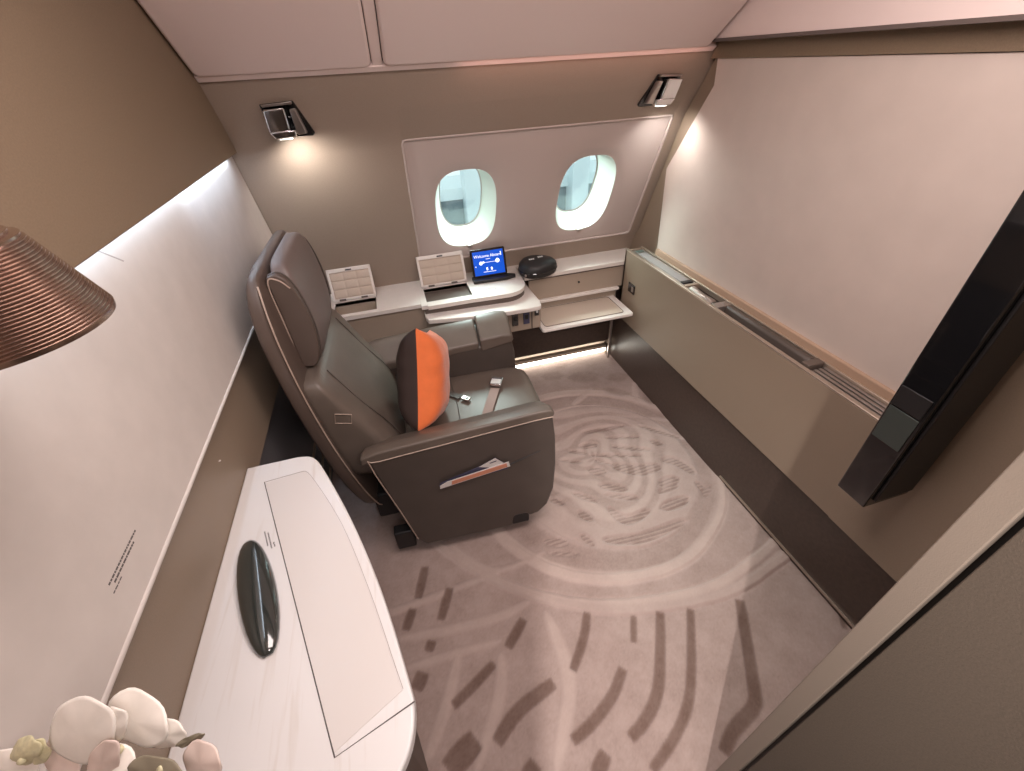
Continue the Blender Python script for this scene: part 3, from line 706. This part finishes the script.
def bloom(c):
    return obj('bloom', lathe([(.0005, c[2] - .004), (.004, c[2] - .002), (.0045, c[2] + .002), (.0005, c[2] + .005)], c[:2], 12), M['orchid_throat'], orc, smooth=80)
f1 = bloom((-.492, .268, 1.182))
pet('petal', (-.427, .266, 1.205), 42, .041, .031, M['petal'], f1)
pet('petal', (-.512, .268, 1.172), 150, .024, .018, M['petal'], f1)
pet('petal', (-.470, .262, 1.160), -60, .026, .018, M['petal_blush'], f1)
pet('lip', (-.490, .270, 1.190), 35, .020, .013, M['orchid_throat'], f1, -.9)
pet('lip', (-.478, .268, 1.186), 75, .015, .009, M['orchid_throat'], f1, -.9)
f2 = bloom((-.392, .246, 1.186))
pet('petal', (-.381, .266, 1.192), -15, .036, .026, M['petal'], f2)
pet('petal', (-.399, .262, 1.205), 48, .026, .016, M['petal'], f2)
pet('petal', (-.408, .240, 1.182), 58, .028, .014, M['petal_blush'], f2)
pet('petal', (-.358, .252, 1.172), 10, .024, .015, M['petal'], f2)
pet('petal', (-.401, .230, 1.168), -70, .028, .020, M['petal'], f2)
f3 = bloom((-.345, .218, 1.180))
pet('petal', (-.353, .216, 1.178), 5, .030, .014, M['petal_olive'], f3)
pet('petal', (-.314, .214, 1.166), 0, .021, .020, M['petal_blush'], f3)
pet('petal', (-.328, .238, 1.172), 28, .018, .004, M['petal_olive'], f3)
pet('petal', (-.362, .208, 1.155), -50, .026, .018, M['petal'], f3)
st = catmull([(-.40, .16, .90), (-.41, .17, 1.0), (-.42, .19, 1.08), (-.43, .215, 1.14), (-.455, .235, 1.165)], 6)
obj('stem', tube(st, .003, 8), M['stem'], orc, smooth=60)
obj('vase', lathe([(.001, T + .001), (.035, T + .001), (.042, T + .03), (.030, T + .08), (.018, T + .11), (.022, T + .12), (.016, T + .119), (.012, T + .10), (.001, T + .095)], (-.40, .16), 32), M['vase'], orc, smooth=60)

# ------------------------------------------------------------------ the seat
seat = thing('suite_armchair', 'brown leather swivel suite armchair facing the right partition', 'armchair', (.10, 1.57, 0))
YC = 1.57
SH = [(.22, -.335, -.275, .27), (.27, -.355, -.285, .295), (.40, -.392, -.312, .315), (.60, -.420, -.345, .325), (.85, -.445, -.372, .328), (1.05, -.457, -.385, .318), (1.17, -.457, -.388, .302), (1.235, -.448, -.390, .280), (1.272, -.436, -.392, .250), (1.288, -.425, -.400, .215)]
def interp(S, z):
    for a, b in zip(S, S[1:]):
        if z <= b[0]:
            t = (z - a[0]) / (b[0] - a[0]); return [a[i] + (b[i] - a[i]) * t for i in range(4)]
    return S[-1]
shell = obj('backrest_shell', zloft(SH, 40, YC, 5), M['leather_shell'], seat, sub=1)
for s in (-1, 1):
    pts = [(x1 - .006, YC + s * (hy + .0005), z) for z, x0, x1, hy in SH[:-2]] + [(-.400, YC + s * .262, 1.258)]
    obj('piping', tube(catmull(pts, 5), .0026, 6), M['piping'], shell, smooth=60)
    bm = tube([(x1 - .045, YC + s * (hy + .001), z) for z, x0, x1, hy in [interp(SH, .92), interp(SH, .90)]], .0015, 5); bm.free()
CU_ = [(.40, -.35, -.13, .27), (.46, -.37, -.115, .30), (.55, -.38, -.135, .31), (.64, -.39, -.175, .312), (.75, -.395, -.240, .312), (.85, -.40, -.290, .310), (.905, -.40, -.318, .305), (.93, -.40, -.345, .29)]
bc = obj('back_cushion', zloft(CU_, 48, YC, 6), M['leather'], seat, sub=1)
for s in (-1, 1):
    pts = []
    for z, x0, x1, hy in CU_[1:-1]: pts.append((x1 + .001, YC + s * hy * .66, z))
    obj('seam', tube(catmull(pts, 5), .0022, 6), M['leather_dark'], bc, smooth=60)
tg = [(-.300, YC - .300, .800), (-.268, YC - .300, .750), (-.262, YC - .285, .752), (-.262, YC - .285, .752)]
bm = bmesh.new(); tube([(-.315, YC - .3125, .790), (-.262, YC - .3125, .775), (-.272, YC - .3125, .735), (-.325, YC - .3125, .750)], .0016, 5, bm, closed=True); obj('stitched_tab', bm, M['piping'], bc)
HR = [(.905, -.385, -.350, .15), (.925, -.388, -.318, .180), (.97, -.388, -.300, .196), (1.08, -.388, -.298, .200), (1.18, -.388, -.306, .198), (1.235, -.386, -.318, .188), (1.262, -.382, -.330, .170), (1.276, -.376, -.345, .140)]
HR = [(z + .018, a, b, h) for z, a, b, h in HR]
hr = obj('headrest', zloft(HR, 40, YC, 6), M['headrest'], seat, sub=1)
for s in (-1, 1):
    yb = YC + s * .188; yo = YC + s * .214
    prof = [(v.x, v.z) for v in catmull([(-.383, 0, .93), (-.345, 0, .925), (-.318, 0, .97), (-.305, 0, 1.06), (-.310, 0, 1.15), (-.328, 0, 1.225), (-.355, 0, 1.255), (-.386, 0, 1.25)], 5)]
    prof = [(x, z + .012) for x, z in prof]
    w_ = obj('side_wing', prismY(prof, min(yb, yo), max(yb, yo)), M['leather_shell'], hr, bevel=.008)
    obj('seam', tube([(x + .001, yb + s * .004, z) for x, z in prof], .0032, 6), M['leather_dark'], hr)
    obj('piping', tube(catmull([(-.386, yo, .93), (-.386, yo, 1.10), (-.386, yo, 1.245), (-.356, yo, 1.252), (-.330, yo, 1.222)], 5), .0024, 6), M['piping'], w_)
# seat pan cushion
SQ = [(.16, -.16, .40, .235), (.22, -.16, .455, .245), (.36, -.16, .500, .250), (.42, -.16, .522, .2505), (.452, -.16, .512, .248), (.468, -.16, .485, .240), (.474, -.16, .42, .225)]
sc_ = obj('seat_cushion', zloft(SQ, 48, YC, 8), M['leather'], seat, sub=1)
obj('seam', tube([(.115, YC - .235, .4745), (.125, YC, .4765), (.115, YC + .235, .4745)], .0022, 6), M['leather_dark'], sc_)
# arms
AP = [(-.238, .628), (-.20, .36), (-.165, .16), (-.125, .068), (.268, .050), (.272, .085), (.284, .118), (.325, .118), (.345, .095), (.39, .105), (.432, .150), (.460, .25), (.468, .40), (.465, .55), (.452, .672)]
CP = [(-.268, .618), (.40, .664), (.454, .668), (.460, .685), (.448, .703), (.40, .706), (-.20, .668), (-.262, .652)]
for s in (-1, 1):
    y0, y1 = (YC - .42, YC - .262) if s < 0 else (YC + .232, YC + .366)
    yo_ = y0 if s < 0 else y1
    def PYs(p, a, b, zm=.6):
        bm = bmesh.new(); n = 5; R = []
        for i in range(n):
            y = a + (b - a) * i / (n - 1); R.append([(x, y, z + (.018 if s > 0 and z > zm else 0) - (.62 * max(0, abs(y - yo_) - .03) if z > zm else 0)) for x, z in p])
        return loft(R)
    ar = obj('armrest', PYs(AP, y0, y1), M['leather_dark'], seat, bevel=.012)
    ar['label'] = 'armrest nearer the cabinet, with a paper pocket' if s < 0 else 'armrest nearer the windows, with a split top pad'
    if s < 0: obj('arm_pad', PYs(CP, y0 - .001, y1 + .004), M['leather'], ar, bevel=.011)
    else:
        obj('arm_pad', PYs([(-.268, .618), (.285, .657), (.285, .695), (-.20, .668), (-.262, .652)], y0 - .004, y1 + .001), M['leather'], ar, bevel=.009)
        obj('arm_pad', PYs([(.293, .64), (.454, .668), (.462, .685), (.450, .708), (.40, .716), (.293, .708)], y0 - .006, y1 + .004), M['leather'], ar, bevel=.010)
    yo = y0 - .001 if s < 0 else y1 + .001
    pts = [(-.150, yo, .125), (-.185, yo, .33), (-.2355, yo, .618), (-.20, yo, .626), (.10, yo, .648), (.38, yo, .668), (.452, yo, .668)]
    if s > 0: pts = [(x, y, z + (.018 if z > .6 else 0)) for x, y, z in pts]
    obj('piping', tube(catmull(pts, 4), .0024, 6), M['piping'], ar, smooth=60)
    if s < 0:
        obj('pocket_opening', tube([(-.01, yo, .430), (.12, yo, .450), (.27, yo, .462), (.40, yo, .503)], .0028, 6, rad=[.003, .0045, .003, .0008]), M['black_matte'], ar)
    else:
        obj('recline_button', B(.05, .075, y0 - .003, y0 + .001, .60, .615), M['steel'], ar, bevel=.002)
# base
bs = obj('swivel_base', zloft([(.0, -.12, .28, .16), (.06, -.12, .28, .16), (.075, -.08, .24, .13), (.16, -.08, .24, .13)], 32, YC, 4), M['black_matte'], seat, smooth=40)
for (x, s) in ((-.205, -1), (-.205, 1), (.31, -1), (.31, 1)):
    obj('foot', B(x - .045, x + .035, YC + s * (.37 if x < 0 else .40) - .02, YC + s * (.37 if x < 0 else .40) + .03, .035 if x < 0 else .06, .15 if x < 0 else .125), M['black_matte'], bs, bevel=.008)
obj('rear_frame', B(-.31, -.18, YC - .26, YC + .26, .12, .27), M['black_matte'], seat, bevel=.01)
# belts
def ribbon(pts, w, th, side):
    bm = bmesh.new(); R = []
    P_ = catmull(pts, 6)
    for i, p in enumerate(P_):
        t = (P_[min(i + 1, len(P_) - 1)] - P_[max(i - 1, 0)]).normalized(); q = t.cross(Vector((0, 0, 1))).normalized()
        R.append([bm.verts.new(p + q * w / 2), bm.verts.new(p - q * w / 2), bm.verts.new(p - q * w / 2 + Vector((0, 0, th))), bm.verts.new(p + q * w / 2 + Vector((0, 0, th)))])
    for a, b in zip(R, R[1:]):
        for k in range(4): bm.faces.new((a[k], a[(k + 1) % 4], b[(k + 1) % 4], b[k]))
    bm.faces.new(R[0]); bm.faces.new(R[-1][::-1]); return bm
b1 = obj('seat_belt', ribbon([(.195, 1.32, .47), (.215, 1.38, .480), (.262, 1.50, .482), (.318, 1.625, .484)], .044, .003, 0), M['belt'], seat)
mt = Matrix.Translation((.333, 1.662, .490)) @ Matrix.Rotation(-.42, 4, 'Z')
bm = bmesh.new(); prism(bm, rrect(-.029, .029, -.033, .033, .008), lambda x, y: (x, y, -.004), lambda x, y: (x, y, .012)); bm.transform(mt); bu = obj('buckle', bm, M['chrome'], b1, bevel=.004)
bm = bmesh.new(); box(bm, -.024, .024, -.026, .010, .012, .0155); bm.transform(mt); obj('release_flap', bm, M['text_grey'], bu, bevel=.002)
b2 = obj('seat_belt', ribbon([(.06, 1.70, .478), (.10, 1.655, .480), (.145, 1.61, .481)], .030, .003, 0), M['leather_dark'], seat)
bm = bmesh.new(); mt = Matrix.Translation((.168, 1.588, .487)) @ Matrix.Rotation(-.75, 4, 'Z')
box(bm, -.022, .022, -.014, .014, -.004, .004); bm.transform(mt); bu = obj('tongue', bm, M['steel'], b2, bevel=.003)
bm = bmesh.new(); box(bm, .002, .014, -.007, .007, .0035, .0045); bm.transform(mt); obj('tongue_slot', bm, M['black_matte'], bu)
seat.rotation_euler = (0, 0, math.radians(-2))

# scatter cushion
cs = thing('scatter_cushion', 'scatter cushion, one face orange and the other dark brown, upright on the seat', 'cushion', (.0, 1.60, .50))
def cushion_half(sd):
    N = 30; bm = bmesh.new(); g = []; H = .188
    for j in range(N + 1):
        row = []
        for i in range(N + 1):
            u, v = 2 * i / N - 1, 2 * j / N - 1
            pin = 1 - .10 * (1 - u * u) * abs(v) ** 3; piv = 1 - .10 * (1 - v * v) * abs(u) ** 3
            t = .100 * max(0, (1 - u ** 4)) ** .55 * max(0, (1 - v ** 4)) ** .55
            wr = .004 * math.sin(9 * u + 5 * v) * (1 - u * u) * abs(v) + .003 * math.sin(14 * v - 4 * u) * (1 - v * v) * abs(u)
            row.append(bm.verts.new((sd * (t + wr * (t > .004)), u * H * piv, v * H * 1.08 * pin)))
        g.append(row)
    for j in range(N):
        for i in range(N): bm.faces.new((g[j][i], g[j][i + 1], g[j + 1][i + 1], g[j + 1][i]))
    return bm
MC = Matrix.Translation((.003, 1.535, .690)) @ Matrix.Rotation(math.radians(-14), 4, 'Z') @ Matrix.Rotation(math.radians(4), 4, 'Y') @ Matrix.Rotation(math.radians(-31), 4, 'X')
bm = cushion_half(1); bm.transform(MC); o = obj('front_cover', bm, M['orange'], cs, smooth=80); o['label'] = 'orange face'
bm = cushion_half(-1); bm.transform(MC); o = obj('back_cover', bm, M['brown_fab'], cs, smooth=80); o['label'] = 'dark brown face'

# papers in the pocket
def card(name, label, quad, m, th=.0015, group=None):
    bm = bmesh.new(); prism(bm, quad, lambda x, z: (x, PY(z), z), lambda x, z: (x, PY(z) - th, z)); o = obj(name, bm, m); tag(o, label, 'card'); return o
PY = lambda z: 1.1455 - (z - .44) * .10
c1 = card('folded_leaflet', 'white and navy leaflet behind the salmon card in the armrest pocket', [(-.03, .435), (-.022, .455), (.138, .499), (.200, .528), (.232, .486), (.25, .44)], M['ink_navy'])
bm = bmesh.new(); prism(bm, [(.133, .4975), (.199, .527), (.231, .487), (.20, .465)], lambda x, z: (x, PY(z) - .0016, z), lambda x, z: (x, PY(z) - .0024, z)); obj('white_corner', bm, M['paper'], c1)
bm = bmesh.new(); prism(bm, [(.175, .502), (.180, .508), (.205, .512), (.202, .506)], lambda x, z: (x, PY(z) - .0025, z), lambda x, z: (x, PY(z) - .003, z)); obj('printed_line', bm, M['ink_navy'], c1)
PY = lambda z: 1.1405 - (z - .44) * .10
c2 = card('leaflet', 'salmon coloured card with a white end in the armrest pocket', [(-.028, .425), (.258, .458), (.252, .490), (.004, .460), (-.026, .444)], M['paper'])
bm = bmesh.new(); prism(bm, [(.018, .434), (.246, .460), (.242, .484), (.022, .457)], lambda x, z: (x, PY(z) - .0016, z), lambda x, z: (x, PY(z) - .0022, z)); obj('printed_face', bm, M['paper_orange'], c2)

# ------------------------------------------------------------------ light
def area(name, loc, rot, sx, sy, power, col, spread=PI):
    l = bpy.data.lights.new(name, 'AREA'); l.shape = 'RECTANGLE'; l.size = sx; l.size_y = sy; l.energy = power; l.color = col; l.spread = spread
    o = bpy.data.objects.new(name, l); COL.objects.link(o); o.location = loc; o.rotation_euler = rot; return o
def spot(name, loc, target, power, col, ang, blend=.6, rad=.01):
    l = bpy.data.lights.new(name, 'SPOT'); l.energy = power; l.color = col; l.spot_size = math.radians(ang); l.spot_blend = blend; l.shadow_soft_size = rad
    o = bpy.data.objects.new(name, l); COL.objects.link(o); o.location = loc
    o.rotation_euler = (Vector(target) - Vector(loc)).to_track_quat('-Z', 'Y').to_euler(); return o
area('mood_light', (.45, .60, 2.18), (0, 0, 0), 1.3, .6, 24, (1, .87, .83))
area('cabin_light', (.10, -.75, 2.18), (0, 0, 0), .8, .5, 19, (1, .98, .97))
spot('doorway_spot', (-.16, -.48, 2.15), (.62, 1.15, 0), 130, (1, .94, .90), 54, .6, .012)
area('cove_led', (-.514, 1.30, 1.512), (0, math.radians(-4), 0), .012, 1.35, .9, (.74, .86, 1.0))
area('cove_led_far', (-.514, 1.70, 1.512), (0, math.radians(-4), 0), .012, .50, 1.3, (.60, .78, 1.0))
spot('reading_spot_left', (LP.x, LP.y - .05, LP.z - .03), (LP.x + .14, LP.y + .22, LP.z - .4), 5.5, (1, .96, .90), 150, 1.0, .02)
spot('reading_spot_right', (RP.x, RP.y - .03, RP.z - .02), (RP.x + .14, RP.y + .02, RP.z - .5), 6, (1, .96, .91), 150, 1.0, .02)
for i, x in enumerate(WX):
    area('daylight_%d' % i, (x - .05, 2.95, 1.75), (math.radians(-62), 0, 0), .5, .4, 58, (.93, 1.0, .95))
area('bin_glow', (.85, 1.84, 1.728), (math.radians(50), 0, 0), 1.0, .02, .25, (1, .52, .42))
area('bin_fill', (.20, -.30, 2.08), (math.radians(82), 0, math.radians(-12)), .7, .12, 4.5, (1, .78, .74))  # unseen pink fill light, added behind the camera to brighten the bins
w = bpy.data.worlds.new('sky'); SC.world = w; w.use_nodes = True
w.node_tree.nodes['Background'].inputs[0].default_value = (.88, .97, 1.0, 1); w.node_tree.nodes['Background'].inputs[1].default_value = 1.3

# ------------------------------------------------------------------ camera
cd = bpy.data.cameras.new('camera'); cam = bpy.data.objects.new('camera', cd); COL.objects.link(cam)
cd.sensor_fit = 'HORIZONTAL'; cd.sensor_width = 36; cd.lens = 36 * FPX / 1024; cd.clip_start = .02
m3 = Matrix((CAMR, CAMU, [-v for v in CAMF])).transposed()
cam.matrix_world = Matrix.Translation((0, 0, 1.75)) @ m3.to_4x4()
SC.camera = cam
vs = SC.view_settings; vs.view_transform = 'Standard'; vs.look = 'None'; vs.exposure = 0; vs.gamma = 1; vs.use_curve_mapping = False
